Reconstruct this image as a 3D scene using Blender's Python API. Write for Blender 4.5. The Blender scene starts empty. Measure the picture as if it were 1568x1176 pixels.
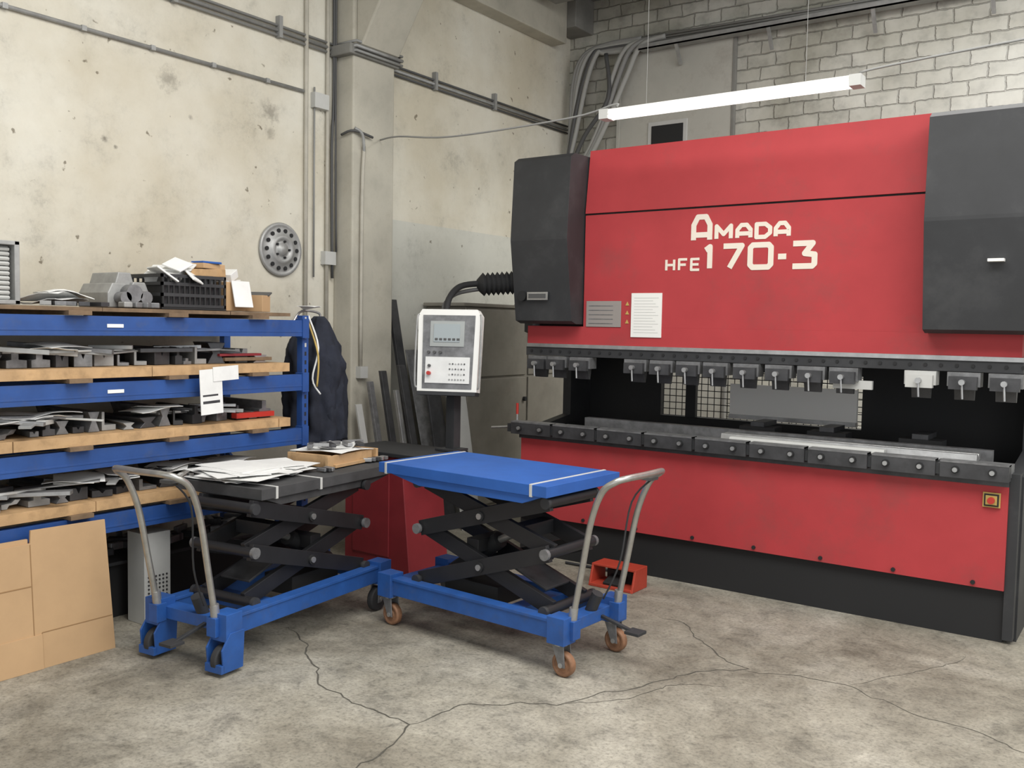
import bpy, math, random, bmesh
from mathutils import Vector, Matrix, noise
random.seed(7)
V=Vector
# ------------------------------------------------------------ materials
MATS={}
def mat(name,col,rough=.6,metal=0.,var=.0,scale=6.,bump=0.,col2=None,spec=.5,emit=0,dirt=0,dcol=(.17,.13,.11),damt=.45):
    if name in MATS: return MATS[name]
    m=bpy.data.materials.new(name); m.use_nodes=True
    nt=m.node_tree; b=nt.nodes['Principled BSDF']
    b.inputs['Roughness'].default_value=rough; b.inputs['Metallic'].default_value=metal
    b.inputs['Specular IOR Level'].default_value=spec
    c=(*col,1); b.inputs['Base Color'].default_value=c
    if emit:
        b.inputs['Emission Color'].default_value=c; b.inputs['Emission Strength'].default_value=emit
    if var>0 or bump>0:
        tc=nt.nodes.new('ShaderNodeTexCoord'); n=nt.nodes.new('ShaderNodeTexNoise')
        n.inputs['Scale'].default_value=scale; n.inputs['Detail'].default_value=8; n.inputs['Roughness'].default_value=.65
        nt.links.new(tc.outputs['Object'],n.inputs['Vector'])
        if var>0:
            r=nt.nodes.new('ShaderNodeValToRGB'); r.color_ramp.elements[0].position=.32; r.color_ramp.elements[1].position=.68
            lo=tuple(x*(1-var) for x in col) if col2 is None else col2
            r.color_ramp.elements[0].color=(*lo,1); r.color_ramp.elements[1].color=c
            nt.links.new(n.outputs['Fac'],r.inputs['Fac']); out=r.outputs['Color']
            if dirt:
                n2=nt.nodes.new('ShaderNodeTexNoise'); n2.inputs['Scale'].default_value=dirt; n2.inputs['Detail'].default_value=10; n2.inputs['Roughness'].default_value=.75
                nt.links.new(tc.outputs['Object'],n2.inputs['Vector'])
                r2=nt.nodes.new('ShaderNodeValToRGB'); r2.color_ramp.elements[0].position=.52; r2.color_ramp.elements[1].position=.75
                r2.color_ramp.elements[0].color=(0,0,0,1); r2.color_ramp.elements[1].color=(damt,damt,damt,1); nt.links.new(n2.outputs['Fac'],r2.inputs['Fac'])
                mx=nt.nodes.new('ShaderNodeMix'); mx.data_type='RGBA'; nt.links.new(r2.outputs['Color'],mx.inputs[0]); nt.links.new(out,mx.inputs[6]); mx.inputs[7].default_value=(*dcol,1); out=mx.outputs[2]
            nt.links.new(out,b.inputs['Base Color'])
        if bump>0:
            bp=nt.nodes.new('ShaderNodeBump'); bp.inputs['Strength'].default_value=bump; bp.inputs['Distance'].default_value=.01
            nt.links.new(n.outputs['Fac'],bp.inputs['Height']); nt.links.new(bp.outputs['Normal'],b.inputs['Normal'])
    MATS[name]=m; return m
RED=mat('machine_red',(.475,.052,.058),.6,0,.20,1.3,spec=.3,dirt=1.8,dcol=(.22,.07,.065),damt=.55)
REDD=mat('dark_red',(.26,.025,.032),.5,0,.25,3)
BLK=mat('machine_black',(.034,.035,.038),.55,0,.3,3,dirt=3,dcol=(.07,.07,.07))
BLKS=mat('scissor_black',(.018,.018,.02),.45,0,.3,9)
BLK2=mat('matte_black',(.013,.013,.014),.7)
TOPD=mat('worn_grey_top',(.060,.060,.062),.75,0,.4,8)
DKS=mat('dark_steel',(.085,.085,.09),.45,.4,.45,9)
STL=mat('steel',(.50,.50,.50),.35,.7,.3,12)
GRS=mat('grey_steel',(.26,.26,.265),.45,.4,.5,14)
LGR=mat('light_grey',(.55,.55,.53),.5,0,.1,6)
WHT=mat('white_paint',(.85,.84,.80),.5)
CRM=mat('lettering_cream',(.78,.70,.60),.6)
PAP=mat('paper',(.80,.80,.78),.8,0,.12,9)
BLU=mat('rack_blue',(.020,.078,.29),.5,0,.3,5,dirt=8,dcol=(.08,.09,.12))
TBL=mat('table_blue',(.024,.115,.43),.55,0,.22,4)
TBL2=mat('table_frame_blue',(.022,.10,.36),.5,0,.3,8,dirt=9,dcol=(.08,.09,.12))
WOOD=mat('wood_orange',(.60,.38,.19),.7,0,.38,14,.2,dirt=7)
WOODD=mat('wood_dark',(.22,.145,.085),.8,0,.4,12,.2)
CARD=mat('cardboard',(.54,.35,.19),.85,0,.13,3)
CARDE=mat('cardboard_edge',(.30,.175,.08),.9)
CHR=mat('brushed_chrome',(.52,.51,.48),.35,.8,.25,15)
RUB=mat('rubber',(.03,.03,.032),.75)
PUW=mat('polyurethane',(.30,.15,.08),.6,0,.5,20)
GALV=mat('galvanised',(.38,.38,.37),.5,.3,.3,10)
CBL=mat('cable_grey',(.27,.27,.26),.6)
CBD=mat('cable_dark',(.08,.08,.08),.6)
YEL=mat('yellow',(.50,.35,.10),.5)
REDB=mat('button_red',(.45,.03,.02),.4)
ORG=mat('pedal_orange_red',(.45,.055,.03),.5,0,.2,8)
NAVY=mat('navy_cloth',(.020,.024,.040),.9,0,.5,9,.5)
CONC=mat('column_paint',(.54,.51,.43),.85,0,.30,2.5,.3,dirt=5,dcol=(.20,.17,.13))
PIPE=mat('painted_pipe',(.50,.47,.40),.7,0,.2,8)
CRET=mat('concrete_grey',(.25,.245,.225),.9,0,.3,3,.3)
SCR=mat('screen_glass',(.34,.38,.39),.2)
LAMP=mat('lamp_tube',(1,.99,.95),.4,emit=1.3)
PANEL=mat('panel_greyblue',(.40,.42,.41),.6,0,.2,2)
DOORP=mat('door_paint',(.50,.49,.44),.7,0,.18,1.5,dirt=3)
CAB=mat('cabinet_olive',(.27,.25,.21),.6,0,.3,2.5,dirt=3)
CRK=mat('floor_crack',(.12,.11,.09),.95,0,.5,15)
# ------------------------------------------------------------ builder
class B:
    def __init__(s,name,M=None): s.n=name; s.v=[]; s.f=[]; s.m=[]; s.sm=[]; s.mats=[]; s.M=M or Matrix()
    def add(s,vs,fs,m,sm=False):
        if m not in s.mats: s.mats.append(m)
        k=s.mats.index(m); o=len(s.v)
        s.v+= [s.M@V(p) for p in vs]
        for f in fs: s.f.append([i+o for i in f]); s.m.append(k); s.sm.append(sm)
    def box(s,a,b,m):
        x0,y0,z0=a;x1,y1,z1=b
        s.add([(x0,y0,z0),(x1,y0,z0),(x1,y1,z0),(x0,y1,z0),(x0,y0,z1),(x1,y0,z1),(x1,y1,z1),(x0,y1,z1)],
              [(0,3,2,1),(4,5,6,7),(0,1,5,4),(1,2,6,5),(2,3,7,6),(3,0,4,7)],m)
    def obox(s,c,sz,m,rz=0,ry=0,rx=0):
        R=Matrix.Rotation(rz,3,'Z')@Matrix.Rotation(ry,3,'Y')@Matrix.Rotation(rx,3,'X')
        vs=[V(c)+R@V((sx*sz[0]/2,sy*sz[1]/2,sz_*sz[2]/2)) for sz_ in(-1,1) for sx,sy in((-1,-1),(1,-1),(1,1),(-1,1))]
        s.add(vs,[(0,3,2,1),(4,5,6,7),(0,1,5,4),(1,2,6,5),(2,3,7,6),(3,0,4,7)],m)
    def beam(s,p0,p1,w,h,m,up=(0,0,1)):
        p0=V(p0);p1=V(p1);d=(p1-p0).normalized();sd=d.cross(V(up)).normalized();u=sd.cross(d)
        vs=[p+sd*a*w/2+u*b*h/2 for p in(p0,p1) for a,b in((-1,-1),(1,-1),(1,1),(-1,1))]
        s.add(vs,[(0,3,2,1),(4,5,6,7),(0,1,5,4),(1,2,6,5),(2,3,7,6),(3,0,4,7)],m)
    def cyl(s,p0,p1,r,m,seg=16,r2=None):
        p0=V(p0);p1=V(p1);d=(p1-p0).normalized();a=d.orthogonal().normalized();b=d.cross(a);r2=r if r2 is None else r2
        vs=[p+(a*math.cos(t*2*math.pi/seg)+b*math.sin(t*2*math.pi/seg))*q for p,q in((p0,r),(p1,r2)) for t in range(seg)]
        s.add(vs,[(i,(i+1)%seg,seg+(i+1)%seg,seg+i) for i in range(seg)],m,True)
        s.add(vs[:seg],[tuple(range(seg))[::-1]],m); s.add(vs[seg:],[tuple(range(seg))],m)
    def tube(s,pts,r,m,seg=8,sub=5):
        P=[V(p) for p in pts]; Q=[]
        if sub>1 and len(P)>2:
            for i in range(len(P)-1):
                a=P[max(i-1,0)];b=P[i];c=P[i+1];d=P[min(i+2,len(P)-1)]
                for k in range(sub):
                    t=k/sub
                    Q.append(.5*((2*b)+(c-a)*t+(2*a-5*b+4*c-d)*t*t+(3*b-a-3*c+d)*t**3))
            Q.append(P[-1])
        else: Q=P
        n=None; vs=[]
        for i,p in enumerate(Q):
            t=(Q[min(i+1,len(Q)-1)]-Q[max(i-1,0)]).normalized()
            n=t.orthogonal().normalized() if n is None else (n-t*n.dot(t)).normalized()
            b=t.cross(n)
            vs+=[p+(n*math.cos(k*2*math.pi/seg)+b*math.sin(k*2*math.pi/seg))*r for k in range(seg)]
        L=len(Q)
        fs=[(i*seg+k,i*seg+(k+1)%seg,(i+1)*seg+(k+1)%seg,(i+1)*seg+k) for i in range(L-1) for k in range(seg)]
        fs+=[tuple(range(seg))[::-1],tuple(range((L-1)*seg,L*seg))]
        s.add(vs,fs,m,True)
    def prism(s,poly,ax,lo,hi,m):
        f={'x':lambda a,b,t:(t,a,b),'y':lambda a,b,t:(a,t,b),'z':lambda a,b,t:(a,b,t)}[ax]; n=len(poly)
        vs=[f(a,b,lo) for a,b in poly]+[f(a,b,hi) for a,b in poly]
        s.add(vs,[tuple(range(n)),tuple(range(n,2*n))[::-1]]+[(i,(i+1)%n,n+(i+1)%n,n+i) for i in range(n)],m)
    def lathe(s,c,ax,prof,m,seg=32):
        c=V(c);d=V(ax).normalized();a=d.orthogonal().normalized();b=d.cross(a)
        vs=[c+d*h+(a*math.cos(k*2*math.pi/seg)+b*math.sin(k*2*math.pi/seg))*r for r,h in prof for k in range(seg)]
        s.add(vs,[(i*seg+k,i*seg+(k+1)%seg,(i+1)*seg+(k+1)%seg,(i+1)*seg+k) for i in range(len(prof)-1) for k in range(seg)],m,True)
    def sheet(s,c,w,l,rz,m,amp=.01,n=5,th=.003):
        R=Matrix.Rotation(rz,3,'Z'); vs=[]; sd=random.random()*50
        for L in (0,1):
            for i in range(n+1):
                for j in range(n+1):
                    x=(i/n-.5)*w;y=(j/n-.5)*l
                    vs.append(V(c)+R@V((x,y,(noise.noise(V((x*5+sd,y*5,sd)))+.6)*amp+L*th)))
        k=n+1;q=k*k
        fs=[]
        for i in range(n):
            for j in range(n):
                a=i*k+j
                fs.append((a,a+1,a+k+1,a+k)); fs.append((q+a,q+a+k,q+a+k+1,q+a+1))
        for i in range(n):
            for a,b in((i,i+1),(n*k+i,n*k+i+1),(i*k,(i+1)*k),(i*k+n,(i+1)*k+n)): fs.append((a,b,q+b,q+a))
        s.add(vs,fs,m)
    def done(s,bevel=0.,seg=2,parent=None):
        me=bpy.data.meshes.new(s.n)
        lo=V((min(p.x for p in s.v),min(p.y for p in s.v),min(p.z for p in s.v)));hi=V((max(p.x for p in s.v),max(p.y for p in s.v),max(p.z for p in s.v)))
        o=V(((lo.x+hi.x)/2,(lo.y+hi.y)/2,lo.z))
        if parent: o=parent.location.copy()
        me.from_pydata([p-o for p in s.v],[],s.f)
        for m in s.mats: me.materials.append(m)
        for p,k,q in zip(me.polygons,s.m,s.sm): p.material_index=k; p.use_smooth=q
        bm=bmesh.new(); bm.from_mesh(me); bmesh.ops.recalc_face_normals(bm,faces=bm.faces); bm.to_mesh(me); bm.free()
        ob=bpy.data.objects.new(s.n,me); bpy.context.collection.objects.link(ob)
        if parent: ob.parent=parent
        else: ob.location=o
        if bevel:
            md=ob.modifiers.new('bevel','BEVEL'); md.width=bevel; md.segments=seg; md.limit_method='ANGLE'; md.angle_limit=math.radians(40)
        return ob
# ------------------------------------------------------------ camera
Xc=V((.8127,-.0504,.5805)).normalized(); Yc=V((.5822,.039,-.812)); Yc=(Yc-Xc*Yc.dot(Xc)).normalized(); Zc=Xc.cross(Yc)
cd=bpy.data.cameras.new('camera'); cam=bpy.data.objects.new('camera',cd); bpy.context.collection.objects.link(cam)
cam.matrix_world=Matrix.Translation((0,0,1.65))@Matrix((Xc,Yc,Zc)).to_4x4()
cd.sensor_width=36; cd.lens=32.53; cd.clip_start=.05; bpy.context.scene.camera=cam
# ------------------------------------------------------------ room shell
def nodes(name):
    m=bpy.data.materials.new(name); m.use_nodes=True; return m,m.node_tree,m.node_tree.nodes['Principled BSDF']
def N(nt,t,**k):
    n=nt.nodes.new(t)
    for a,b in k.items():
        if a in n.inputs: n.inputs[a].default_value=b
        else: setattr(n,a,b)
    return n
def ramp(nt,fac,stops):
    r=nt.nodes.new('ShaderNodeValToRGB'); e=r.color_ramp.elements
    while len(e)<len(stops): e.new(.5)
    for q,(p,c) in zip(e,stops): q.position=p; q.color=(*c,1) if len(c)==3 else c
    nt.links.new(fac,r.inputs['Fac']); return r.outputs['Color']
def mix(nt,fac,a,b,mode='MIX'):
    n=nt.nodes.new('ShaderNodeMix'); n.data_type='RGBA'; n.blend_type=mode
    for s,x in((0,fac),(6,a),(7,b)):
        if isinstance(x,(int,float)): n.inputs[s].default_value=x
        elif isinstance(x,tuple): n.inputs[s].default_value=(*x,1)
        else: nt.links.new(x,n.inputs[s])
    return n.outputs[2]
def mth(nt,op,a,b_=0.,clamp=False):
    n=nt.nodes.new('ShaderNodeMath'); n.operation=op; n.use_clamp=clamp
    for i,x in enumerate((a,b_)):
        if isinstance(x,(int,float)): n.inputs[i].default_value=x
        else: nt.links.new(x,n.inputs[i])
    return n.outputs[0]
def g(x): return (x,x,x)
# floor
m,nt,b=nodes('worn_concrete'); tc=N(nt,'ShaderNodeTexCoord')
n1=N(nt,'ShaderNodeTexNoise',Scale=1.1,Detail=8.,Roughness=.65,Distortion=.6); n2=N(nt,'ShaderNodeTexNoise',Scale=5.,Detail=10.,Roughness=.78,Distortion=.5); n3=N(nt,'ShaderNodeTexNoise',Scale=60.,Detail=4.,Roughness=.7); n4=N(nt,'ShaderNodeTexNoise',Scale=18.,Detail=6.,Roughness=.7)
for n in(n1,n2,n3,n4): nt.links.new(tc.outputs['Object'],n.inputs['Vector'])
c=ramp(nt,n1.outputs['Fac'],[(.34,(.175,.155,.120)),(.5,(.285,.262,.212)),(.66,(.38,.355,.30))])
c=mix(nt,.85,c,ramp(nt,n2.outputs['Fac'],[(.35,g(.52)),(.47,g(.88)),(.58,g(1.05)),(.70,g(1.3))]),'MULTIPLY')
c=mix(nt,.7,c,ramp(nt,n4.outputs['Fac'],[(.33,g(.60)),(.45,g(1.)),(.75,g(1.15))]),'MULTIPLY')
c=mix(nt,.8,c,ramp(nt,n3.outputs['Fac'],[(.3,g(.45)),(.48,g(1.)),(.75,g(1.3))]),'MULTIPLY')
nt.links.new(c,b.inputs['Base Color']); b.inputs['Roughness'].default_value=.7
bp=N(nt,'ShaderNodeBump',Strength=.3,Distance=.01); nt.links.new(n4.outputs['Fac'],bp.inputs['Height']); nt.links.new(bp.outputs['Normal'],b.inputs['Normal'])
q=B('floor'); q.box((-5.3,-3,-.1),(3.5,8.35,0),m)
def crack(pts,w):
    P=[V((x,y,0)) for x,y in pts]; Q=[]
    for a,c_ in zip(P,P[1:]):
        n=max(2,int((c_-a).length/.035)); d=(c_-a).normalized(); sd=V((-d.y,d.x,0))
        for k in range(n):
            p=a.lerp(c_,k/n); Q.append(p+sd*(noise.noise(p*4.3)*.05+noise.noise(p*17)*.025))
    Q.append(P[-1]); vs=[]
    for i,p in enumerate(Q):
        t=(Q[min(i+1,len(Q)-1)]-Q[max(i-1,0)]).normalized(); s_=V((-t.y,t.x,0)); ww=w*(.55+.9*abs(noise.noise(p*9+V((3,1,0)))))*min(1,.3+min(i,len(Q)-1-i)*.2)
        vs+=[p+s_*ww+V((0,0,.0012)),p-s_*ww+V((0,0,.0012))]
    q.add(vs,[(2*i,2*i+1,2*i+3,2*i+2) for i in range(len(Q)-1)],CRK)
crack([(-2.30,2.15),(-2.40,2.41),(-2.50,2.81),(-2.76,2.82),(-3.0,2.85),(-3.30,3.02),(-3.57,3.22),(-3.85,3.33)],.0048)
crack([(-2.50,2.81),(-2.42,3.12),(-2.14,3.36),(-1.97,3.71),(-1.83,4.03),(-1.63,4.29),(-1.83,4.42),(-2.09,4.68),(-2.34,4.77)],.0044)
crack([(-1.63,4.29),(-1.17,4.40),(-.85,4.27),(-.41,4.13),(.4,3.9)],.003)
crack([(-2.14,3.36),(-1.93,3.62),(-1.80,3.92),(-1.6,4.05)],.0022); crack([(-1.17,4.40),(-.95,4.75),(-.8,5.2)],.0018)
q.done()
# left wall (object origin at y 2.775, z -0.1)
m,nt,b=nodes('cream_plaster'); tc=N(nt,'ShaderNodeTexCoord')
n1=N(nt,'ShaderNodeTexNoise',Scale=.8,Detail=7.,Roughness=.6); n2=N(nt,'ShaderNodeTexNoise',Scale=3.,Detail=10.,Roughness=.8); n3=N(nt,'ShaderNodeTexNoise',Scale=14.,Detail=3.,Roughness=.5); n5=N(nt,'ShaderNodeTexNoise',Scale=22.,Detail=6.,Roughness=.7)
for n in(n1,n2,n3,n5): nt.links.new(tc.outputs['Object'],n.inputs['Vector'])
c=ramp(nt,n1.outputs['Fac'],[(.35,(.58,.53,.42)),(.65,(.72,.695,.61))])
sp=N(nt,'ShaderNodeSeparateXYZ'); nt.links.new(tc.outputs['Object'],sp.inputs[0])
band=mth(nt,'MULTIPLY',mth(nt,'GREATER_THAN',sp.outputs['Y'],5.5-2.775),mth(nt,'LESS_THAN',sp.outputs['Z'],2.62))
c=mix(nt,mth(nt,'MULTIPLY',band,.7),c,(.54,.55,.51))
low_tone=mth(nt,'MULTIPLY',mth(nt,'SUBTRACT',1.0,mth(nt,'DIVIDE',sp.outputs['Z'],2.2),True),.6)  # wall tone gets darker and browner towards the bottom
c=mix(nt,low_tone,c,(.27,.24,.19))
c=mix(nt,.75,c,ramp(nt,n2.outputs['Fac'],[(.30,g(.60)),(.42,g(.92)),(.5,g(1.)),(.72,g(1.07))]),'MULTIPLY')
c=mix(nt,.85,c,ramp(nt,n3.outputs['Fac'],[(.25,(.30,.27,.23)),(.29,g(1.)),(1,g(1.))]),'MULTIPLY')
for (yy,zz,r,k) in((3.59,3.19,.075,.55),(4.41,3.14,.07,.6),(4.40,3.0,.045,.5),(3.15,2.74,.022,.8),(3.22,2.70,.014,.8),(3.75,2.98,.018,.5)):
    sv=N(nt,'ShaderNodeVectorMath',operation='SUBTRACT'); nt.links.new(tc.outputs['Object'],sv.inputs[0]); sv.inputs[1].default_value=(.1,yy-2.775,zz+.1)
    ln=N(nt,'ShaderNodeVectorMath',operation='LENGTH'); nt.links.new(sv.outputs[0],ln.inputs[0])
    d=mth(nt,'ADD',mth(nt,'DIVIDE',ln.outputs['Value'],r),mth(nt,'MULTIPLY',mth(nt,'SUBTRACT',n5.outputs['Fac'],.5),3.0))
    f=mth(nt,'MULTIPLY',mth(nt,'SUBTRACT',1.2,d,True),k)
    c=mix(nt,f,c,(.18,.16,.13))
nt.links.new(c,b.inputs['Base Color']); b.inputs['Roughness'].default_value=.85
bp=N(nt,'ShaderNodeBump',Strength=.3,Distance=.015); nt.links.new(n2.outputs['Fac'],bp.inputs['Height']); nt.links.new(bp.outputs['Normal'],b.inputs['Normal'])
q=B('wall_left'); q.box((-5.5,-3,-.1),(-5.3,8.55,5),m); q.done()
# back wall
m,nt,b=nodes('painted_brick'); tc=N(nt,'ShaderNodeTexCoord'); sp=N(nt,'ShaderNodeSeparateXYZ'); cb=N(nt,'ShaderNodeCombineXYZ')
nt.links.new(tc.outputs['Object'],sp.inputs[0]); nt.links.new(sp.outputs['X'],cb.inputs['X']); nt.links.new(sp.outputs['Z'],cb.inputs['Y'])
nz=N(nt,'ShaderNodeTexNoise',Scale=7.,Detail=6.,Roughness=.65); nt.links.new(tc.outputs['Object'],nz.inputs['Vector'])
nl=N(nt,'ShaderNodeTexNoise',Scale=1.3,Detail=6.); nt.links.new(tc.outputs['Object'],nl.inputs['Vector'])
ad=N(nt,'ShaderNodeVectorMath',operation='MULTIPLY_ADD'); nt.links.new(nz.outputs['Color'],ad.inputs[0]); ad.inputs[1].default_value=(.06,.045,0); nt.links.new(cb.outputs[0],ad.inputs[2])
br=N(nt,'ShaderNodeTexBrick'); nt.links.new(ad.outputs[0],br.inputs['Vector'])
br.inputs['Scale'].default_value=1; br.inputs['Brick Width'].default_value=.27; br.inputs['Row Height'].default_value=.12; br.inputs['Mortar Size'].default_value=.008; br.inputs['Mortar Smooth'].default_value=.8
br.inputs['Color1'].default_value=(.45,.44,.39,1); br.inputs['Color2'].default_value=(.53,.52,.47,1); br.inputs['Mortar'].default_value=(.36,.35,.31,1)
c=mix(nt,.8,br.outputs['Color'],ramp(nt,nz.outputs['Fac'],[(.3,g(.66)),(.5,g(.98)),(.65,g(1.08))]),'MULTIPLY')
c=mix(nt,.9,c,ramp(nt,nl.outputs['Fac'],[(.35,(.70,.69,.64)),(.6,g(1.1))]),'MULTIPLY')
# the right-hand stretch blends towards white below roughly 4.1 m
wp=mth(nt,'MULTIPLY',mth(nt,'DIVIDE',mth(nt,'ADD',sp.outputs['X'],1.6),1.5,True),mth(nt,'MULTIPLY',mth(nt,'SUBTRACT',4.25,sp.outputs['Z']),4.0,True))
c=mix(nt,mth(nt,'MULTIPLY',wp,.35),c,(.72,.72,.68))
nt.links.new(c,b.inputs['Base Color']); b.inputs['Roughness'].default_value=.8
bp=N(nt,'ShaderNodeBump',Strength=.8,Distance=.018,invert=True); nt.links.new(br.outputs['Fac'],bp.inputs['Height']); nt.links.new(bp.outputs['Normal'],b.inputs['Normal'])
q=B('wall_back'); q.box((-5.3,8.35,-.1),(3.5,8.55,5),m); q.done()
q=B('ceiling'); q.box((-5.5,-3,5),(3.5,8.55,5.15),CRET); q.done()
q=B('trim_1'); q.box((-5.299,8.0,4.66),(-5.02,8.349,4.999),CRET); q.box((-5.299,5.5,4.50),(-5.12,8.0,4.999),CONC)
q.box((-5.0,7.3,4.75),(3.5,7.6,4.999),CRET); q.done(.01)
q=B('concrete_column')
q.box((-5.3,5.02,0),(-5.1,5.47,5),CONC)
q.prism([(-5.1,3.72),(-5.04,3.74),(-4.50,4.6),(-4.15,5),(-5.1,5)],'y',5.05,5.46,CONC)
q.box((-5.3,4.96,3.66),(-5.07,5.5,3.74),CRET)
q.done(.012)
# ------------------------------------------------------------ press brake
q=B('press_brake')
xl,xr=-3.86,-.68
C_=[(5.60,0),(7.2,0),(7.2,2.78),(5.60,2.78),(5.60,1.62),(6.15,1.5),(6.15,.98),(5.60,.9)]
for a,bb in((xl-.04,xl+.03),(xr-.02,xr+.06)): q.prism(C_,'x',a,bb,BLK)
q.box((xl,5.54,.0),(xr-.0,5.95,.29),BLK2)
q.box((xl+.02,5.5,.29),(xr,5.56,.85),RED)
q.box((xl+.03,5.56,.25),(xr-.01,5.9,.86),BLK2)
q.box((xr,5.52,.02),(xr+.05,5.75,.92),BLK)
for i in range(8):
    x=xl+.15+i*(xr-xl-.3)/7; q.cyl((x,5.5,.315),(x,5.49,.315),.012,BLK2,10)
q.box((xl,5.5,.85),(xr,5.80,.90),DKS)
nS=9; w=(xr+.02-(xl-.03))/nS
for i in range(nS):
    a=xl-.03+i*w; q.box((a+.012,5.42,.885),(a+w-.012,5.50,.975),DKS); q.box((a+.012,5.50,.90),(a+w-.012,5.62,.965),GRS)
    q.box((a+.012,5.418,.966),(a+w-.012,5.50,.977),GRS)
    q.box((a-.03,5.435,.895),(a+.03,5.49,.955),BLK)
    for t in(.25,.75):
        x=a+w*t; q.cyl((x,5.42,.93),(x,5.405,.93),.020,BLK2,14); q.cyl((x,5.405,.93),(x,5.395,.93),.013,STL,12)
q.prism([(5.56,.965),(5.68,.965),(5.67,1.0),(5.63,1.0),(5.62,.985),(5.61,1.0),(5.57,1.0)],'x',-2.33,-.85,STL)
q.prism([(5.50,.965),(5.56,.965),(5.55,.99),(5.51,.99)],'x',-2.25,-1.32,LGR)
q.box((-3.45,5.74,.90),(-.8,5.80,1.01),GRS)
q.cyl((xl-.03,5.46,.93),(xl-.22,5.46,.91),.010,STL,8)
q.cyl((xl-.02,5.5,1.02),(xl-.02,5.5,1.10),.010,REDB,8); q.cyl((xl-.02,5.5,.9),(xl-.02,5.5,1.02),.008,STL,8)
q.box((-3.5,6.0,.90),(-.9,6.08,.98),GRS)
for x in(-2.2,-1.75,-1.2):
    q.box((x-.12,5.84,.97),(x+.12,5.98,1.03),BLK2); q.box((x-.05,5.86,1.03),(x+.04,6.1,1.06),DKS)
q.box((xl,6.45,.3),(-3.2,6.5,1.7),BLK2); q.box((-1.7,6.45,.3),(xr,6.5,1.7),BLK2); q.box((-3.2,6.45,.3),(-1.7,6.5,1.0),BLK2); q.box((-3.2,6.45,1.36),(-1.7,6.5,1.9),BLK2)
for i in range(30): q.cyl((-3.2+i*.052,6.5,1.0),(-3.2+i*.052,6.5,1.36),.0035,BLK2,5)
for i in range(8): q.cyl((-3.2,6.5,1.0+i*.05),(-1.7,6.5,1.0+i*.05),.0035,BLK2,5)
q.box((-2.62,6.40,1.05),(-1.72,6.43,1.27),WHT); q.box((-2.62,6.38,1.02),(-1.72,6.44,1.05),STL)
q.box((-2.98,6.42,1.0),(-2.90,6.46,1.36),BLK2)
q.box((xl+.03,5.7,1.62),(xr-.02,6.6,1.72),BLK2)
# ram
q.prism([(5.5,1.54),(5.5,1.665),(5.6,1.665),(5.6,1.54)],'x',xl+.06,xr+.03,RED)
q.prism([(5.5,1.665),(5.5,2.425),(5.512,2.425),(5.512,2.437),(5.495,2.437),(5.545,2.87),(5.62,2.88),(5.62,1.665)],'x',-3.335,-1.08,RED)
q.box((-3.335,5.509,2.424),(-1.10,5.515,2.438),BLK2)
q.box((xl+.06,5.49,1.515),(xr+.04,5.6,1.54),STL)
q.box((xl+.05,5.50,1.455),(xr+.04,5.6,1.515),BLK)
for i in range(40):
    x=xl+.1+i*.08; q.cyl((x,5.5,1.487),(x,5.494,1.487),.010,BLK2,8)
for x in(-3.69,-3.53,-3.34,-2.91,-2.72,-2.53,-2.344,-2.144,-1.94,-1.743,-1.555,-1.139,-.919,-.717):
    mm=DKS if x!=-1.139 else LGR
    q.box((x-.082,5.47,1.375),(x+.082,5.56,1.452),GRS if x!=-1.139 else LGR)
    q.box((x-.070,5.44,1.36),(x+.070,5.475,1.43),mm)
    q.cyl((x,5.44,1.40),(x,5.41,1.40),.016,STL,10)
    q.prism([(5.50,1.375),(5.55,1.375),(5.535,1.30),(5.52,1.30)],'x',x-.05,x+.05,DKS)
    q.cyl((x,5.425,1.39),(x+.005,5.425,1.31),.006,STL,6)
q.box((-1.62,5.5,1.33),(-1.40,5.53,1.38),LGR)
cp=[(5.31,2.80),(5.28,2.27),(5.28,2.25),(5.36,1.70),(5.42,1.68),(5.62,1.68),(5.62,2.83),(5.36,2.83)]
q.prism(cp,'x',xl+.05,-3.345,BLK)
q.prism([(y,z-.02 if z<2 else z) for y,z in cp],'x',-1.115,-.40,BLK)
q.box((-.80,5.262,2.03),(-.725,5.31,2.045),WHT)
q.obox((-3.60,5.318,1.87),(.17,.008,.055),STL); q.obox((-3.60,5.313,1.87),(.14,.008,.03),CBD)
q.cyl((-3.73,5.35,1.87),(-3.73,5.31,1.87),.035,BLK2,16)
q.box((-3.31,5.494,1.665),(-3.04,5.5,1.84),mat('plate_grey',(.30,.27,.25),.5))
for k in range(5): q.box((-3.29,5.4925,1.685+k*.03),(-3.10,5.494,1.690+k*.03),GRS)
q.box((-2.961,5.492,1.60),(-2.737,5.4985,1.892),WHT)
for k in range(13): q.box((-2.94,5.4912,1.63+k*.019),(-2.76-.02*(k%3),5.492,1.633+k*.019),LGR)
for k in range(3): q.prism([(-3.008,1.69+k*.06),(-2.980,1.69+k*.06),(-2.994,1.716+k*.06)],'y',5.496,5.5,YEL)
q.box((-.800,5.488,.735),(-.715,5.5,.815),YEL); q.box((-.793,5.482,.742),(-.722,5.489,.808),BLK2); q.box((-.785,5.478,.750),(-.730,5.484,.800),YEL); q.cyl((-.757,5.48,.775),(-.757,5.455,.775),.018,REDB,16)
press=q.done(.004,1)
q=B('lettering')
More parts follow.
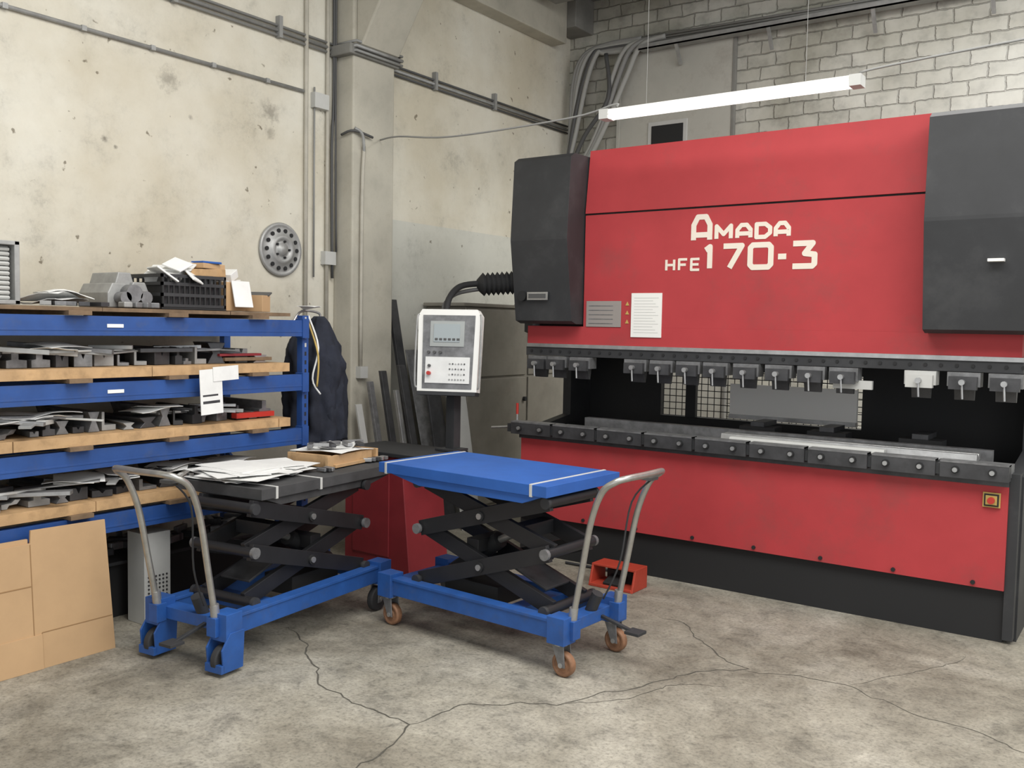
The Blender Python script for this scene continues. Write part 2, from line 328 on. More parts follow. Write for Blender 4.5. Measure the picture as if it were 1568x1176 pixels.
def letter(ch,x,z,w,h,t,y=5.499):
    S={'A':[[(0,0),(0,.62),(.3,1),(.7,1),(1,.62),(1,0)],[(0,.33),(1,.33)]],
       'M':[[(0,0),(0,1),(.5,.35),(1,1),(1,0)]],'D':[[(0,0),(0,1),(.65,1),(1,.7),(1,.3),(.65,0),(0,0)]],
       'H':[[(0,0),(0,1)],[(1,0),(1,1)],[(0,.5),(1,.5)]],'F':[[(0,0),(0,1),(1,1)],[(0,.5),(.85,.5)]],
       'E':[[(1,0),(0,0),(0,1),(1,1)],[(0,.5),(.9,.5)]],'1':[[(.0,.85),(.5,1),(.5,0)]],
       '7':[[(0,1),(1,1),(.35,0)]],'0':[[(0,.12),(0,.88),(.12,1),(.88,1),(1,.88),(1,.12),(.88,0),(.12,0),(0,.12)]],
       '-':[[(0,.45),(1,.45)]],'3':[[(0,1),(.9,1),(.55,.56),(1,.5),(1,.1),(.9,0),(0,0)]],
       'Q':[[(0,0),(0,.65),(.25,1),(.75,1),(1,.65),(1,0)],[(.0,.22),(1.05,.22)]]}[ch]
    yy=y
    for pl in S:
        for j,(a,bb) in enumerate(zip(pl,pl[1:])):
            p=V((x+a[0]*w,yy,z+a[1]*h)); r=V((x+bb[0]*w,yy,z+bb[1]*h)); d=(r-p).normalized()
            e0=d*t*.12 if j or pl[0]==pl[-1] else d*t*.0; e1=d*t*.12
            yy-=.00003
            q.beam(p-e0,r+(e1 if j<len(pl)-2 or pl[0]==pl[-1] else e1*0),.004,t,CRM,up=d.cross(V((0,1,0))))
            for P_ in ((p,) if (j or pl[0]==pl[-1]) else ()):   # round joints
                q.cyl((P_.x,yy-.002,P_.z),(P_.x,yy+.002,P_.z),t*.5,CRM,16)
letter('Q',-2.53,2.225,.11,.145,.034)
for ch,x,w in(('M',-2.375,.095),('A',-2.238,.085),('D',-2.115,.085),('A',-1.995,.08)): letter(ch,x,2.228,w,.078,.026)
for ch,x in(('H',-2.715),('F',-2.625),('E',-2.54)): letter(ch,x,2.038,.055,.068,.016)
for ch,x,w in(('1',-2.445,.06),('7',-2.325,.12),('0',-2.15,.13),('-',-1.975,.05),('3',-1.885,.13)): letter(ch,x,2.045,w,.135,.034)
q.done(parent=press)
# ------------------------------------------------------------ pendant + arm
M=Matrix.Translation((-3.95,4.80,1.48))@Matrix.Rotation(math.radians(24),4,'Z')@Matrix.Rotation(math.radians(-6),4,'X')
q=B('control_pendant',M)
q.prism([(-.205,-.27),(.205,-.27),(.215,.24),(.19,.28),(-.19,.28),(-.215,.24)],'y',-.04,.06,WHT)
q.prism([(-.170,-.25),(.170,-.25),(.180,.240),(-.180,.240)],'y',-.046,-.04,GRS)
q.box((-.125,-.052,.03),(.11,-.044,.20),PANEL); q.box((-.10,-.056,.06),(.08,-.050,.18),SCR)
for i in range(6): q.box((-.09+i*.03,-.058,.07),(-.07+i*.03,-.054,.085),CBD)
q.box((-.15,-.054,-.215),(.155,-.046,-.04),PAP)
for i in range(6):
    for j in range(4): q.cyl((.02+i*.02,-.054,-.19+j*.035),(.02+i*.02,-.058,-.19+j*.035),.0055,(GALV,LGR,CBD,GALV)[(i*j+j)%4],8)
for x in(-.13,-.09,-.05): q.cyl((x,-.05,-.01),(x,-.066,-.01),.010,CBD,10)
q.cyl((-.12,-.054,-.15),(-.12,-.082,-.15),.013,REDB,14); q.cyl((-.12,-.054,-.10),(-.12,-.07,-.10),.010,CBD,14)
q.tube([(-.205,-.03,-.24),(-.222,-.045,-.20),(-.222,-.045,.20),(-.205,-.03,.24)],.007,GALV); q.tube([(.205,-.03,-.24),(.222,-.045,-.20),(.222,-.045,.20),(.205,-.03,.24)],.007,GALV)
q.box((-.20,-.06,-.295),(.20,.06,-.27),BLK)
q.M=Matrix()
q.box((-3.99,4.82,.81),(-3.92,4.89,1.22),BLK); q.obox((-3.955,4.84,.818),(.16,.16,.014),BLK)
q.tube([(-4.06,5.27,1.96),(-4.09,5.08,1.93),(-4.06,4.92,1.84),(-4.02,4.84,1.72)],.022,BLK2,10); q.tube([(-4.06,5.27,1.92),(-4.12,5.08,1.88),(-4.10,4.92,1.80),(-4.05,4.86,1.72)],.014,CBD,8)
pr=[(0.0,0)]+[(.085 if i%2 else .062,i*.017) for i in range(14)]+[(.035,.27),(0,.27)]
q.lathe((-3.87,5.42,1.97),(-.2,-.16,-.02),pr,BLK2,24)
q.done(.004)
q=B('control_cabinet')
q.prism([(-4.62,0),(-4.02,0),(-4.10,.78),(-4.62,.78)],'y',4.5,4.90,REDD)
q.box((-4.66,4.47,.78),(-3.88,4.93,.808),BLK); q.box((-4.54,4.49,.1),(-4.20,4.5,.70),REDD)
q.done(.008)
q=B('foot_pedal')
q.box((-2.99,5.08,0),(-2.69,5.28,.02),ORG)
q.prism([(5.08,.0),(5.28,0),(5.28,.13),(5.12,.13)],'x',-3.0,-2.985,ORG); q.prism([(5.08,.0),(5.28,0),(5.28,.13),(5.12,.13)],'x',-2.695,-2.68,ORG)
q.box((-3.0,5.12,.125),(-2.68,5.28,.14),ORG); q.obox((-2.84,5.17,.05),(.12,.16,.02),BLK2,rx=.3); q.box((-2.93,5.2,.02),(-2.75,5.27,.10),BLK2)
q.tube([(-2.84,5.28,.05),(-2.86,5.4,.02),(-3.0,5.45,.012),(-3.4,5.44,.012)],.01,RUB)
q.done(.005)
# ------------------------------------------------------------ lift tables
def lift(name,M,topm,ht,offx,offy,tw,fr,straps,big):
    q=B(name,M); L=.60; W=.23
    for sy in(-1,1):
        q.box((-L,sy*W-.03,.175),(L,sy*W+.03,.265),fr)
        q.box((-L,sy*W-.036,.255),(L,sy*W+.036,.27),fr)
    for x in(-L+.05,L-.05,.25): q.box((x-.045,-W,.19),(x+.045,W,.25),fr)
    for sx in(-1,1):
        for sy in(-1,1):
            x=sx*(L-.02); y=sy*W
            q.box((x-.05,y-.05,.16),(x+.05,y+.05,.29),fr)
            rw=.06 if not big else .07
            if big and sx>0:
                q.prism([(x-.05,.02),(x+.07,.02),(x+.08,.13),(x+.03,.20),(x-.06,.20)],'y',y-.055,y-.045,fr); q.prism([(x-.05,.02),(x+.07,.02),(x+.08,.13),(x+.03,.20),(x-.06,.20)],'y',y+.045,y+.055,fr)
                q.box((x+.065,y-.055,.02),(x+.085,y+.055,.06),fr)
            else:
                q.cyl((x,y,.15),(x,y,.17),.035,STL,16)
                for e in(-.028,.028): q.prism([(x-.035,.16),(x+.035,.16),(x+.045,.05),(x+.01,.05)],'y',y+e-.003,y+e+.003,GRS)
            q.lathe((x+.02,y-.02,rw),(0,1,0),[(0,0),(rw*.4,0),(rw*.45,.004),(rw*.7,.004),(rw*.72,0),(rw-.006,0),(rw,.006),(rw,.034),(rw-.006,.04),(rw*.4,.04),(0,.04)],PUW if not big else RUB,24)
            q.cyl((x+.02,y-.034,rw),(x+.02,y+.034,rw),.012,STL,10)
    zb,zt=.275,ht-.09; zm=(zb+zt)/2+.015; h=.43
    ox=.03 if not big else -.05
    for sy in(-1,1):
        for k,(za,zc) in enumerate(((zb,zm),(zm,zt))):
            y1=sy*.175;y2=sy*.135
            q.beam((ox-h,y1,za),(ox+h,y1,zc),.028,.082,BLKS); q.beam((ox-h,y2,zc),(ox+h,y2,za),.028,.082,BLKS)
            q.cyl((ox,sy*.11,(za+zc)/2),(ox,sy*.20,(za+zc)/2),.026,BLK2,14); q.cyl((ox,sy*.19,(za+zc)/2),(ox,sy*.207,(za+zc)/2),.016,STL,10)
    for x in(ox-h,ox+h):
        for z in(zb,zm,zt):
            q.cyl((x,-.20,z),(x,.20,z),.026,BLKS,14); q.cyl((x,-.22,z),(x,-.20,z),.028,GRS if z==zm else BLK,14); q.cyl((x,.20,z),(x,.22,z),.028,GRS if z==zm else BLK,14)
    q.box((ox-.15,-.12,zm-.09),(ox-.07,.12,zm-.02),BLKS); q.box((ox+.16,-.12,zm+.03),(ox+.24,.12,zm+.10),BLKS)
    q.cyl((ox-.34,0,zb+.03),(ox-.02,0,zm-.03),.045,BLK2,16); q.cyl((ox-.02,0,zm-.03),(ox+.22,0,zm+.08),.020,CHR,12)
    q.box((ox-.32,-.10,.20),(ox+.05,.10,.30),BLK2)
    q.obox((ox+.22,0,.40),(.30,.20,.012),DKS,ry=.35)
    q.box((offx-.575,offy-tw/2,ht-.055),(offx+.575,offy+tw/2,ht),topm)
    q.prism([(offx-.5,ht-.055),(offx+.54,ht-.055),(offx+.42,ht-.10),(offx-.28,ht-.10)],'y',offy-tw/2+.012,offy+tw/2-.02,topm)
    for x in straps:
        q.box((x-.008,offy-tw/2-.003,ht-.06),(x+.008,offy+tw/2+.003,ht+.003),LGR)
    x=L+.02
    for sy in(-1,1): q.box((x-.03,sy*.2-.03,.18),(x+.03,sy*.2+.03,.27),fr); q.cyl((x,sy*.2,.24),(x+.01,sy*.2,.33),.022,STL,12)
    q.tube([(x,-.2,.25),(x+.05,-.205,.50),(x+.10,-.21,.75),(x+.16,-.215,.90),(x+.225,-.205,.955),(x+.255,-.15,.97),(x+.26,0,.97),(x+.255,.15,.97),(x+.225,.205,.955),(x+.16,.215,.90),(x+.10,.21,.75),(x+.05,.205,.50),(x,.2,.25)],.0155,CHR,12,6)
    q.tube([(x+.21,.16,.93),(x+.1,.15,.80),(x+.06,.12,.5),(x-.02,.1,.3)],.005,RUB)
    q.box((x+.18,.10,.925),(x+.235,.17,.94),CBD)
    q.cyl((x-.08,.05,.20),(x-.02,.05,.34),.03,BLK,12); q.beam((x-.06,.1,.22),(x+.17,.1,.17),.02,.014,BLK); q.box((x+.13,.06,.165),(x+.21,.14,.18),RUB)
    return q
M1=Matrix.Translation((-2.87,3.92,0))@Matrix.Rotation(math.radians(-3),4,'Z')
q=lift('scissor_lift_table',M1,TBL,.897,-.08,.07,.65,TBL2,(-.60,.40),False); q.done(.006)
M2=Matrix.Translation((-3.86,3.27,0))@Matrix.Rotation(math.radians(-84),4,'Z')
q=lift('scissor_lift_table',M2,TOPD,.83,-.24,-.09,.60,TBL2,(-.10,.23),True)
q.done(.006)
z=.836
q=B('paper_stack')
for i in range(12): q.sheet((-3.98+random.uniform(-.09,.09),3.12+random.uniform(-.07,.10),z+.001+i*.004),.38,.28,random.uniform(-.4,.4),PAP,.005)
for i in range(8): q.sheet((-4.02+random.uniform(-.09,.07),3.40+random.uniform(-.06,.03),z+.001+i*.004),.32,.24,random.uniform(-.4,.4),PAP,.006)
q.done()
q=B('wooden_tray')
q.obox((-4.02,3.83,z+.010),(.34,.42,.018),WOOD,rz=.15)
q.obox((-3.87,3.80,z+.035),(.02,.42,.07),WOOD,rz=.15); q.obox((-4.17,3.85,z+.035),(.02,.42,.07),WOOD,rz=.15)
q.obox((-4.0,3.62,z+.035),(.32,.02,.07),WOOD,rz=.15); q.obox((-4.05,4.03,z+.035),(.32,.02,.07),WOOD,rz=.15)
q.sheet((-4.03,3.82,z+.06),.36,.34,.2,PAP,.02); q.sheet((-4.1,3.95,z+.075),.2,.3,.6,PAP,.02)
for i in range(7): q.obox((-4.02+random.uniform(-.1,.1),3.72+i*.05,z+.10),(.13,.03,.02),(GRS,STL,DKS)[i%3],rz=random.uniform(0,3))
q.done(.002)
q=B('hand_tools')
for i in range(4): q.obox((-3.80+random.uniform(-.01,.01),3.585-.02*i,z+.010+.0*i),(.07,.014,.02),(GRS,STL,DKS)[i%3])
for i in range(5): q.obox((-3.86,4.08-.035*i+.0,z+.014),(.05,.025,.022),(GRS,STL,DKS)[i%3],rz=.2*i)
q.done(.003)
# ------------------------------------------------------------ storage rack
q=B('storage_rack')
ya,yb=1.25,3.95; xf,xb=-4.40,-5.22; lev=[1.67,1.335,1.0,.66]
for k,zt in enumerate(lev):
    q.box((xf-.05,ya,zt-.10),(xf,yb,zt),BLU); q.box((xf-.003,ya,zt-.075),(xf+.002,yb,zt-.065),BLU); q.box((xb,ya,zt-.10),(xb+.05,yb,zt),BLU)
    for y in(ya+.02,yb-.02): q.box((xf-.06,y-.02,zt-.11),(xf+.008,y+.03,zt+.01),BLU)
    th=.072 if k else .028
    y0=ya+.05
    while y0<yb-.2:
        q.box((xb+.02,y0,zt+.002),(xf+.04,y0+.12,zt+.024),WOODD); y0+=.55
    yy=ya+.02
    while yy<yb-.17:
        e=min(yy+random.uniform(.6,.9),yb-.14)
        q.box((xb+.02,yy,zt+.022),(xf+.005+random.uniform(0,.015),e-.004,zt+.022+(th-.02 if k else .02)),WOOD if k else WOODD); yy=e
for y in(ya-.03,yb-.02):
    for x in(xf-.07,xb-.02):
        q.box((x,y,0),(x+.05,y+.05,1.70),BLU); q.box((x-.02,y-.02,0),(x+.09,y+.07,.01),BLU)
        if x==xf-.07:
            for j in range(30): q.box((x+.0495,y+.018,.1+j*.054),(x+.0512,y+.032,.125+j*.054),LGR if j>25 else BLK2)
    q.beam((xf-.04,y+.02,.2),(xb,y+.02,.8),.02,.03,BLU)
for zt in lev[:2]: q.box((xf,2.62,zt-.058),(xf+.004,2.71,zt-.04),WHT)
q.done(.004)
def profile(kind,w,h):
    if kind==0: return [(-w/2,0),(w/2,0),(w/2,h*.5),(w*.1,h*.55),(w*.1,h),(-w*.25,h),(-w*.25,h*.55),(-w/2,h*.5)]
    if kind==1: return [(-w/2,0),(w/2,0),(w/2,h*.9),(w*.15,h*.9),(0,h*.45),(-w*.15,h*.9),(-w/2,h*.9)]
    if kind==2: return [(-w/2,0),(-w*.2,0),(-w*.1,h*.4),(w*.3,h*.5),(w/2,h),(w*.2,h),(0,h*.65),(-w/2,h*.55)]
    if kind==3: return [(-w/2,0),(w/2,0),(w*.2,h*.5),(w/2,h),(-w/2,h),(-w*.2,h*.5)]
    return [(-w/2,0),(w/2,0),(w/2,h*.3),(-w*.3,h*.3),(-w*.3,h),(-w/2,h)]
q=B('bending_tooling')
for k,zt in enumerate(lev[1:]):
    zz=zt+.076; y=1.3
    while y<3.68:
        w=random.uniform(.04,.11); h=random.uniform(.03,.125); le=random.uniform(.25,.6); fx=xf-random.uniform(.0,.07)
        mm=random.choice([GRS,DKS,GRS,GALV,DKS,STL,BLK])
        pf=profile(random.randrange(5),w,h); a=random.uniform(-.5,.5) if random.random()<.6 else 0
        q.M=Matrix.Translation((fx-.05,y+w/2,zz))@Matrix.Rotation(a,4,'Z'); q.prism(pf,'x',-le,0,mm)
        y+=w+random.uniform(.005,.025)+abs(a)*.08
    q.M=Matrix()
    for i in range(18):
        y=random.uniform(1.5,3.45); l=random.uniform(.2,.55)
        q.obox((xf-.09-random.random()*.12,y,zz+.065+random.random()*.035),(random.uniform(.02,.07),l,random.uniform(.008,.025)),random.choice([GALV,GRS,DKS,STL,LGR]),rz=random.uniform(-.9,.9),rx=random.uniform(-.08,.08))
q.obox((xf-.08,3.60,lev[2]+.10),(.05,.28,.03),REDB); q.obox((xf-.08,3.55,lev[1]+.10),(.05,.34,.02),WOODD); q.obox((xf-.09,3.5,lev[1]+.125),(.05,.3,.015),REDD)
for k,y in((1,2.4),(2,2.2),(2,2.35),(2,2.95),(3,2.5),(3,2.75),(3,3.05),(3,3.3),(3,3.45)):
    for j in range(2): q.sheet((xf-.15,y+j*.05,lev[k]+.148+j*.012),.20,.24,random.uniform(-.7,.7),PAP,.03)
q.done(.002,1)
q=B('paper_label')
q.M=Matrix.Translation((xf+.075,3.20,1.30))@Matrix.Rotation(.05,4,'X')
q.box((-.002,-.085,-.16),(.002,.06,.09),PAP); q.box((0.003,.0,.02),(.006,.17,.10),PAP); q.box((.0021,-.07,-.10),(.0026,.04,-.085),DKS); q.box((.0021,-.07,-.06),(.0026,.03,-.05),DKS)
q.done()
# top shelf stuff
zt=1.7165
q=B('louvred_box')
q.box((-4.85,1.75,zt),(-4.5,2.24,zt+.02),GALV); q.box((-4.85,1.75,zt+.28),(-4.5,2.24,zt+.30),GALV); q.box((-4.85,2.215,zt),(-4.5,2.24,zt+.3),GALV); q.box((-4.85,1.75,zt),(-4.5,1.77,zt+.3),GALV); q.box((-4.85,1.77,zt+.02),(-4.56,2.215,zt+.28),LGR)
for i in range(11): q.obox((-4.54,1.99,zt+.035+i*.023),(.03,.43,.014),LGR,ry=.5)
q.done(.003)
q=B('loose_papers')
for dy,a in((0,.3),(.05,-.2),(-.02,.5)): q.sheet((xf-.24+dy*.3,2.47+dy,zt+.004+abs(dy)*.3),.25,.22,a,PAP,.05)
for i in range(5): q.obox((-4.50+i*.01,2.36+i*.06,zt+.012),(.13,.05,.02),random.choice([GRS,GALV,DKS]),rz=random.uniform(-.6,.6))
q.done()
q=B('metal_casing')
for y,w,h in((2.79,.13,.13),(2.91,.12,.14),(2.84,.12,.19)):
    q.prism([(y-w/2,zt),(y+w/2,zt),(y+w/2,zt+h*.6),(y+w*.3,zt+h),(y-w*.3,zt+h),(y-w/2,zt+h*.6)],'x',-4.85,-4.50-h*.5,GALV)
    q.cyl((-4.58,y,zt+h*.4),(-4.50,y,zt+h*.4),h*.25,GRS,16)
for i in range(4): q.obox((-4.46,2.76+i*.055,zt+.015),(.06,.05,.03),random.choice([GRS,GALV]),rz=i*.3)
q.done(.006)
q=B('plastic_crate')
y0,y1,x0,x1=3.0,3.42,-4.85,-4.50
q.box((x0,y0,zt),(x1,y1,zt+.012),BLK2)
for zz in (.01,.07,.13,.175):
    q.box((x1-.012,y0,zt+zz),(x1,y1,zt+zz+.018),BLK); q.box((x0,y0,zt+zz),(x0+.012,y1,zt+zz+.018),BLK); q.box((x0,y0,zt+zz),(x1,y0+.012,zt+zz+.018),BLK); q.box((x0,y1-.012,zt+zz),(x1,y1,zt+zz+.018),BLK)
for i in range(13):
    y=y0+.004+i*(y1-y0-.016)/12; q.box((x1-.009,y,zt),(x1-.001,y+.012,zt+.19),BLK2); q.box((x0+.001,y,zt),(x0+.009,y+.012,zt+.19),BLK2)
q.box((x0+.03,y0+.03,zt+.012),(x1-.03,y1-.03,zt+.13),DKS)
crate=q.done()
q=B('crate_contents')
q.obox((-4.66,3.32,zt+.215),(.22,.28,.045),WOOD,rz=.2,rx=.05); q.obox((-4.66,3.36,zt+.255),(.2,.2,.03),CARD,rz=.3); q.obox((-4.60,3.36,zt+.276),(.1,.14,.012),TBL,rz=.1)
q.obox((-4.64,3.12,zt+.20),(.2,.13,.05),PAP,rz=.5,rx=.5); q.obox((-4.62,3.20,zt+.245),(.16,.18,.01),PAP,rz=.7,rx=.3); q.obox((-4.58,3.06,zt+.19),(.2,.14,.01),PAP,rz=-.3,rx=-.6); q.obox((-4.56,3.14,zt+.25),(.14,.10,.01),PAP,rz=.2,rx=.5,ry=.3); q.obox((-4.52,3.20,zt+.20),(.14,.10,.01),PAP,rz=.2,rx=-.3,ry=.7)
q.obox((-4.66,3.22,zt+.165),(.24,.3,.06),DKS,rz=-.2)
q.done(.003,parent=crate)
q=B('cardboard_box')
q.box((-4.84,3.46,zt),(-4.55,3.60,zt+.17),CARD); q.obox((-4.52,3.55,zt+.10),(.01,.13,.16),PAP,ry=-.25); q.obox((-4.7,3.53,zt+.18),(.2,.13,.01),PAP,rz=.3,rx=.1); q.obox((-4.58,3.70,zt+.05),(.14,.10,.10),CARD,rz=.4); q.obox((-4.6,3.74,zt+.11),(.14,.10,.01),CBD,rz=.7,rx=.2); q.obox((-4.64,3.52,zt+.21),(.12,.10,.05),PAP,rz=.5,rx=.4)
q.done(.003)
q=B('steel_case')
q.box((-4.62,2.86,0),(-4.46,3.02,.50),LGR)
for i in range(6):
    for j in range(6): q.cyl((-4.46,2.885+i*.022,.15+j*.022),(-4.457,2.885+i*.022,.15+j*.022),.006,DKS,6)
q.done(.005)
q=B('scrap_bin')
q.box((-5.1,2.7,0),(-4.72,3.9,.30),BLK2); q.box((-5.14,2.66,.30),(-4.68,3.94,.32),BLK)
for i in range(30):
    q.obox((-4.9+random.uniform(-.15,.15),random.uniform(2.8,3.85),.35+random.random()*.04),(random.uniform(.05,.2),.03,.04),random.choice([GRS,DKS,DKS]),rz=random.uniform(0,3))
q.done(.004)
q=B('flattened_cardboard')
q.M=Matrix.Translation((-4.27,0,0))@Matrix.Rotation(-.07,4,'Y')
q.box((-.03,1.2,.0),(-.012,2.17,.62),CARD)
q.prism([(1.6,.0),(2.575,.0),(2.55,.655),(2.18,.66),(2.175,.60),(1.6,.59)],'x',-.012,0,CARD)
q.box((0,1.6,.395),(.0012,2.17,.401),CARDE); q.box((0,2.171,.15),(.0012,2.176,.595),CARDE)
q.box((0,2.21,.168),(.0012,2.565,.173),CARDE); q.box((0,2.208,.0),(.0012,2.213,.17),CARDE)
q.box((0,1.2,-.0),(.006,2.21,.165),CARD)
q.M=Matrix(); q.done(.002,1)
# jackets
q=B('work_jacket')
def coat(cx,cy,z0,z1,rx,ry,sd):
    vs=[];n=60;rows=30
    for i in range(rows+1):
        t=i/rows; z=z1+(z0-z1)*t+.03*noise.noise(V((i*.3,sd,0))); s=min(1,.25+t*3.2)*(1+.12*t)
        for k in range(n):
            a=2*math.pi*k/n; ca,sa=math.cos(a),math.sin(a)
            f=1+.13*math.sin(a*7+sd+3*t+2*noise.noise(V((t*3,sd,1))))*min(1,t*2)+.22*noise.noise(V((ca*2.2+sd,sa*2.2,t*6)))+.10*noise.noise(V((ca*6,sa*6+sd,t*14)))
            vs.append((cx+rx*s*f*ca,cy+ry*s*f*sa,z+(.03*noise.noise(V((ca*3,sa*3,sd))) if i==rows else 0)))
    q.add(vs,[(i*n+k,i*n+(k+1)%n,(i+1)*n+(k+1)%n,(i+1)*n+k) for i in range(rows) for k in range(n)]+[tuple(range(n)),tuple(range(rows*n,(rows+1)*n))],NAVY,True)
coat(-4.62,4.25,.86,1.70,.13,.14,0); coat(-4.70,4.20,.9,1.66,.12,.12,2); coat(-4.55,4.30,.88,1.55,.08,.09,5)
q.tube([(-4.62,4.03,1.66),(-4.62,4.1,1.73),(-4.62,4.25,1.72),(-4.62,4.25,1.66)],.008,STL)
q.tube([(-4.5,4.05,1.7),(-4.44,4.08,1.5),(-4.46,4.05,1.3),(-4.44,4.1,1.2)],.006,PAP); q.tube([(-4.5,4.05,1.66),(-4.43,4.07,1.45),(-4.44,4.07,1.25)],.006,YEL)
q.sheet((-4.55,4.10,1.71),.12,.10,.4,PAP,.05)
q.done()
q=B('sheet_metal_offcuts')
def lean(y,w,z1,x0,x1,m,t=.012,dy=0): q.prism([(x0,0),(x0+t,0),(x1+t,z1),(x1,z1)],'y',y,y+w,m)
lean(5.55,.09,1.86,-4.85,-5.24,DKS,.03); lean(5.68,.34,1.45,-4.80,-5.15,GRS,.01); lean(5.72,.16,1.62,-4.74,-5.05,DKS,.02)
lean(5.06,.05,1.22,-4.72,-4.98,GRS,.03); lean(5.16,.06,1.30,-4.68,-4.95,DKS,.03); lean(5.27,.04,1.15,-4.66,-4.9,STL,.03); lean(5.36,.07,1.34,-4.64,-4.95,DKS,.03); lean(4.96,.06,1.05,-4.76,-5.0,LGR,.02)
lean(5.80,.25,1.28,-4.62,-4.84,LGR,.008)
q.done(.003)
q=B('steel_cabinet')
q.box((-5.28,6.1,.05),(-4.85,7.9,1.82),CAB); q.box((-5.28,6.05,1.82),(-4.83,7.95,1.85),CAB)
for y in(6.12,7.02): q.box((-4.85,y,.1),(-4.835,y+.86,1.20),CAB); q.box((-4.85,y,1.22),(-4.835,y+.86,1.8),CAB)
for y in(6.15,7.8): q.box((-5.2,y,0),(-4.9,y+.05,.05),BLK2)
q.cyl((-4.835,6.95,1.0),(-4.81,6.95,1.0),.02,BLK2); q.done(.006)
q=B('wheel_cover'); c=(-5.295,4.49,2.18); R=.19
q.lathe(c,(1,0,0),[(R,0),(R+.004,.012),(R-.006,.024),(R-.02,.018),(R-.035,.014),(.10,.034),(.085,.05),(.07,.03),(.06,.026),(.045,.03),(.04,.045),(.0,.047)],mat('alloy',(.42,.42,.41),.45,.4,.2,20),48)
for i in range(14):
    a=i*2*math.pi/14; p=V(c)+V((.023,math.cos(a)*.137,math.sin(a)*.137)); q.cyl(p,p+V((.007,0,0)),.015,BLK2,12)
for i in range(5):
    a=i*2*math.pi/5; p=V(c)+V((.022,math.cos(a)*.06,math.sin(a)*.06)); q.cyl(p,p+V((.02,0,0)),.008,BLK2,10)
q.done()
# conduits
q=B('wall_conduit')
q.tube([(-5.285,-1,3.35),(-5.285,4.70,3.35)],.013,GALV,8,1)
for i in range(12): q.box((-5.3,-.6+i*.45,3.335),(-5.27,-.57+i*.45,3.365),GALV)
for dz,rr in((0,.014),(.035,.010),(-.035,.010)):
    q.tube([(-5.28,-1,3.72+dz),(-5.28,5.0,3.72+dz)],rr,CBL if dz else GALV,8,1)
    q.tube([(-5.28,5.0,3.72+dz),(-5.05,5.0,3.72+dz),(-5.05,5.5,3.72+dz),(-5.28,5.5,3.72+dz)],rr,CBL if dz else GALV,8,1)
    q.tube([(-5.28,5.5,3.72+dz),(-5.28,8.3,3.72+dz)],rr,CBD if dz else GALV,8,1)
for i in range(9): q.box((-5.3,.2+i*.85,3.67),(-5.255,.23+i*.85,3.82),CBL)
q.tube([(-5.28,4.72,4.9),(-5.28,4.72,1.2)],.016,PIPE,8,1)
q.tube([(-5.28,4.80,3.40),(-5.28,4.80,2.0)],.007,CBL,6,1)
q.tube([(-5.28,4.93,4.9),(-5.28,4.93,1.3)],.015,PIPE,8,1); q.tube([(-5.27,4.98,4.9),(-5.27,4.985,3.4),(-5.262,4.96,3.0),(-5.27,4.98,2.0)],.011,CBD,8,3); q.tube([(-5.26,5.0,4.9),(-5.255,4.99,3.5),(-5.24,4.98,2.9),(-5.25,5.0,2.2)],.008,CBD,8,3)
q.box((-5.3,4.78,3.25),(-5.25,4.92,3.36),LGR); q.box((-5.3,4.89,2.1),(-5.25,5.0,2.2),LGR)
q.tube([(-5.08,5.12,3.0),(-5.08,5.10,2.6),(-5.08,5.10,1.3)],.014,PIPE,8,3); q.tube([(-5.08,5.02,3.12),(-5.06,5.08,3.08),(-5.08,5.12,2.95)],.012,GALV)
q.tube([(-5.2,5.0,3.08),(-5.08,5.01,3.10),(-5.07,5.2,3.08)],.010,CBD)
q.box((-5.1,5.07,1.24),(-5.05,5.15,1.33),LGR)
q.done()
q=B('cable_tray'); q.box((-4.4,8.17,4.37),(3.2,8.28,4.385),GALV); q.box((-4.4,8.17,4.37),(3.2,8.175,4.42),GALV)
for i in range(8): q.beam((-4.0+i*.9,8.285,4.2),(-4.0+i*.9,8.17,4.37),.03,.02,GALV)
CB2=mat('cable_light',(.36,.36,.34),.6)
for i,(dx,zb) in enumerate(((0,3.55),(.06,3.65),(.12,3.75),(.03,3.45),(.16,3.6))):
    q.tube([(-5.22,7.9,2.6),(-5.2,8.12,3.1),(-5.17+dx*.4,8.17,zb),(-5.16+dx,8.2,4.15),(-5.05+dx,8.21,4.42),(-4.8,8.23,4.50-.02*i),(-4.4,8.23,4.50-.025*i)],.024,(CBL,CB2,CBD)[i%3],8,6)
for k,(a,c_) in enumerate(((0,CB2),(.07,CBL),(.16,CB2))):
    q.tube([(-5.12+a*.3,8.2,3.30-a*.4),(-4.98+a*.4,8.19,3.42),(-4.80+a*.5,8.18,3.75),(-4.70+a,8.2,4.15),(-4.55+a,8.2,4.42),(-4.3+a,8.23,4.48)],.026,c_,8)
q.tube([(-5.15,8.15,3.25),(-4.98,8.15,3.6),(-4.72,8.16,3.95),(-4.78,8.2,4.4)],.022,CBD,8)
for i in range(4): q.tube([(-4.4,8.23,4.50-.025*i),(-2.0,8.23,4.46-.025*i),(3.0,8.23,4.42-.025*i)],.012,CBL,6,1)
q.done()
q=B('door_1'); q.box((-4.66,8.31,0),(-3.48,8.345,4.40),DOORP); q.box((-4.34,8.298,3.30),(-3.92,8.312,3.69),LGR); q.box((-4.30,8.292,3.33),(-3.96,8.30,3.65),BLK2)
q.box((-4.70,8.30,0),(-4.66,8.345,4.43),DOORP); q.box((-3.48,8.30,0),(-3.45,8.345,4.43),CRET); q.done(.004)
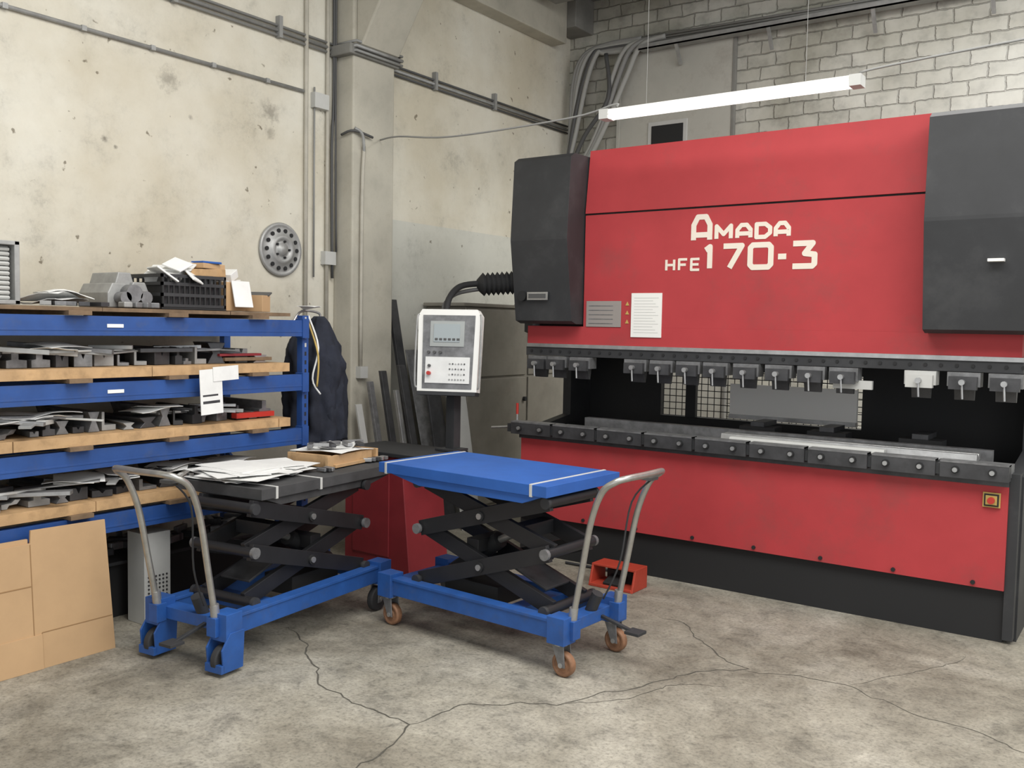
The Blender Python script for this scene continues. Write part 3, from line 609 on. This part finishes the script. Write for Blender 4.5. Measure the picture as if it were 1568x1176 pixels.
# lamp
q=B('fluorescent_lamp')
xa,xb2,y,z=-2.93,-1.38,5.0,2.955
q.prism([(y-.045,z),(y+.045,z),(y+.03,z+.03),(y-.03,z+.03)],'x',xa+.03,xb2-.03,WHT)
q.cyl((xa+.05,y-.022,z-.014),(xb2-.05,y-.022,z-.014),.014,LAMP,12); q.cyl((xa+.05,y+.022,z-.014),(xb2-.05,y+.022,z-.014),.014,LAMP,12)
for x in(xa,xb2-.06): q.box((x,y-.045,z-.028),(x+.06,y+.045,z+.03),LGR)
for x in(xa+.3,xb2-.3): q.cyl((x,y,z+.03),(x,y,4.998),.0015,CBL,5)
q.done()
q=B('power_cable')
q.tube([(xa+.1,y,z+.045),(xa+.08,y,z+.06),(xa-.25,y+.02,z+.02),(-4.2,5.1,2.98),(-4.8,5.2,3.06),(-5.085,5.3,3.08)],.007,CBL,6)
q.done()
q=B('support_wire'); q.tube([(xb2-.02,y,z+.045),(xb2+.3,y,z+.07),(.6,y,3.12),(2.5,y,3.3)],.006,CBL,6); q.done()
# ------------------------------------------------------------ light
w=bpy.data.worlds.new('world'); bpy.context.scene.world=w; w.use_nodes=True
w.node_tree.nodes['Background'].inputs[0].default_value=(.95,.98,1,1); w.node_tree.nodes['Background'].inputs[1].default_value=1.05
def area(n,loc,rot,sx,sy,p,col=(1,.985,.95)):
    l=bpy.data.lights.new(n,'AREA'); l.shape='RECTANGLE'; l.size=sx; l.size_y=sy; l.energy=p; l.color=col
    o=bpy.data.objects.new(n,l); o.location=loc; o.rotation_euler=rot; bpy.context.collection.objects.link(o)
area('fill_light_front',(-1.2,2.2,4.85),(0,0,0),4,2.5,230)  # unseen area light added overhead to brighten the near half
area('fill_light_rear',(-.5,6.6,4.6),(0,0,0),3.5,1.2,90)  # unseen area light added above the press for general fill
area('fill_light_side',(1.8,3.5,4.6),(0,math.radians(25),0),1.5,5,140)  # unseen tilted area light, added as fill from the right
area('fill_light_behind_machine',(-2.3,7.9,3.2),(0,0,0),2.0,.3,70)  # small unseen area light added to brighten the opening behind the press
sc=bpy.context.scene
sc.view_settings.view_transform='Standard'; sc.view_settings.look='None'; sc.view_settings.exposure=.1
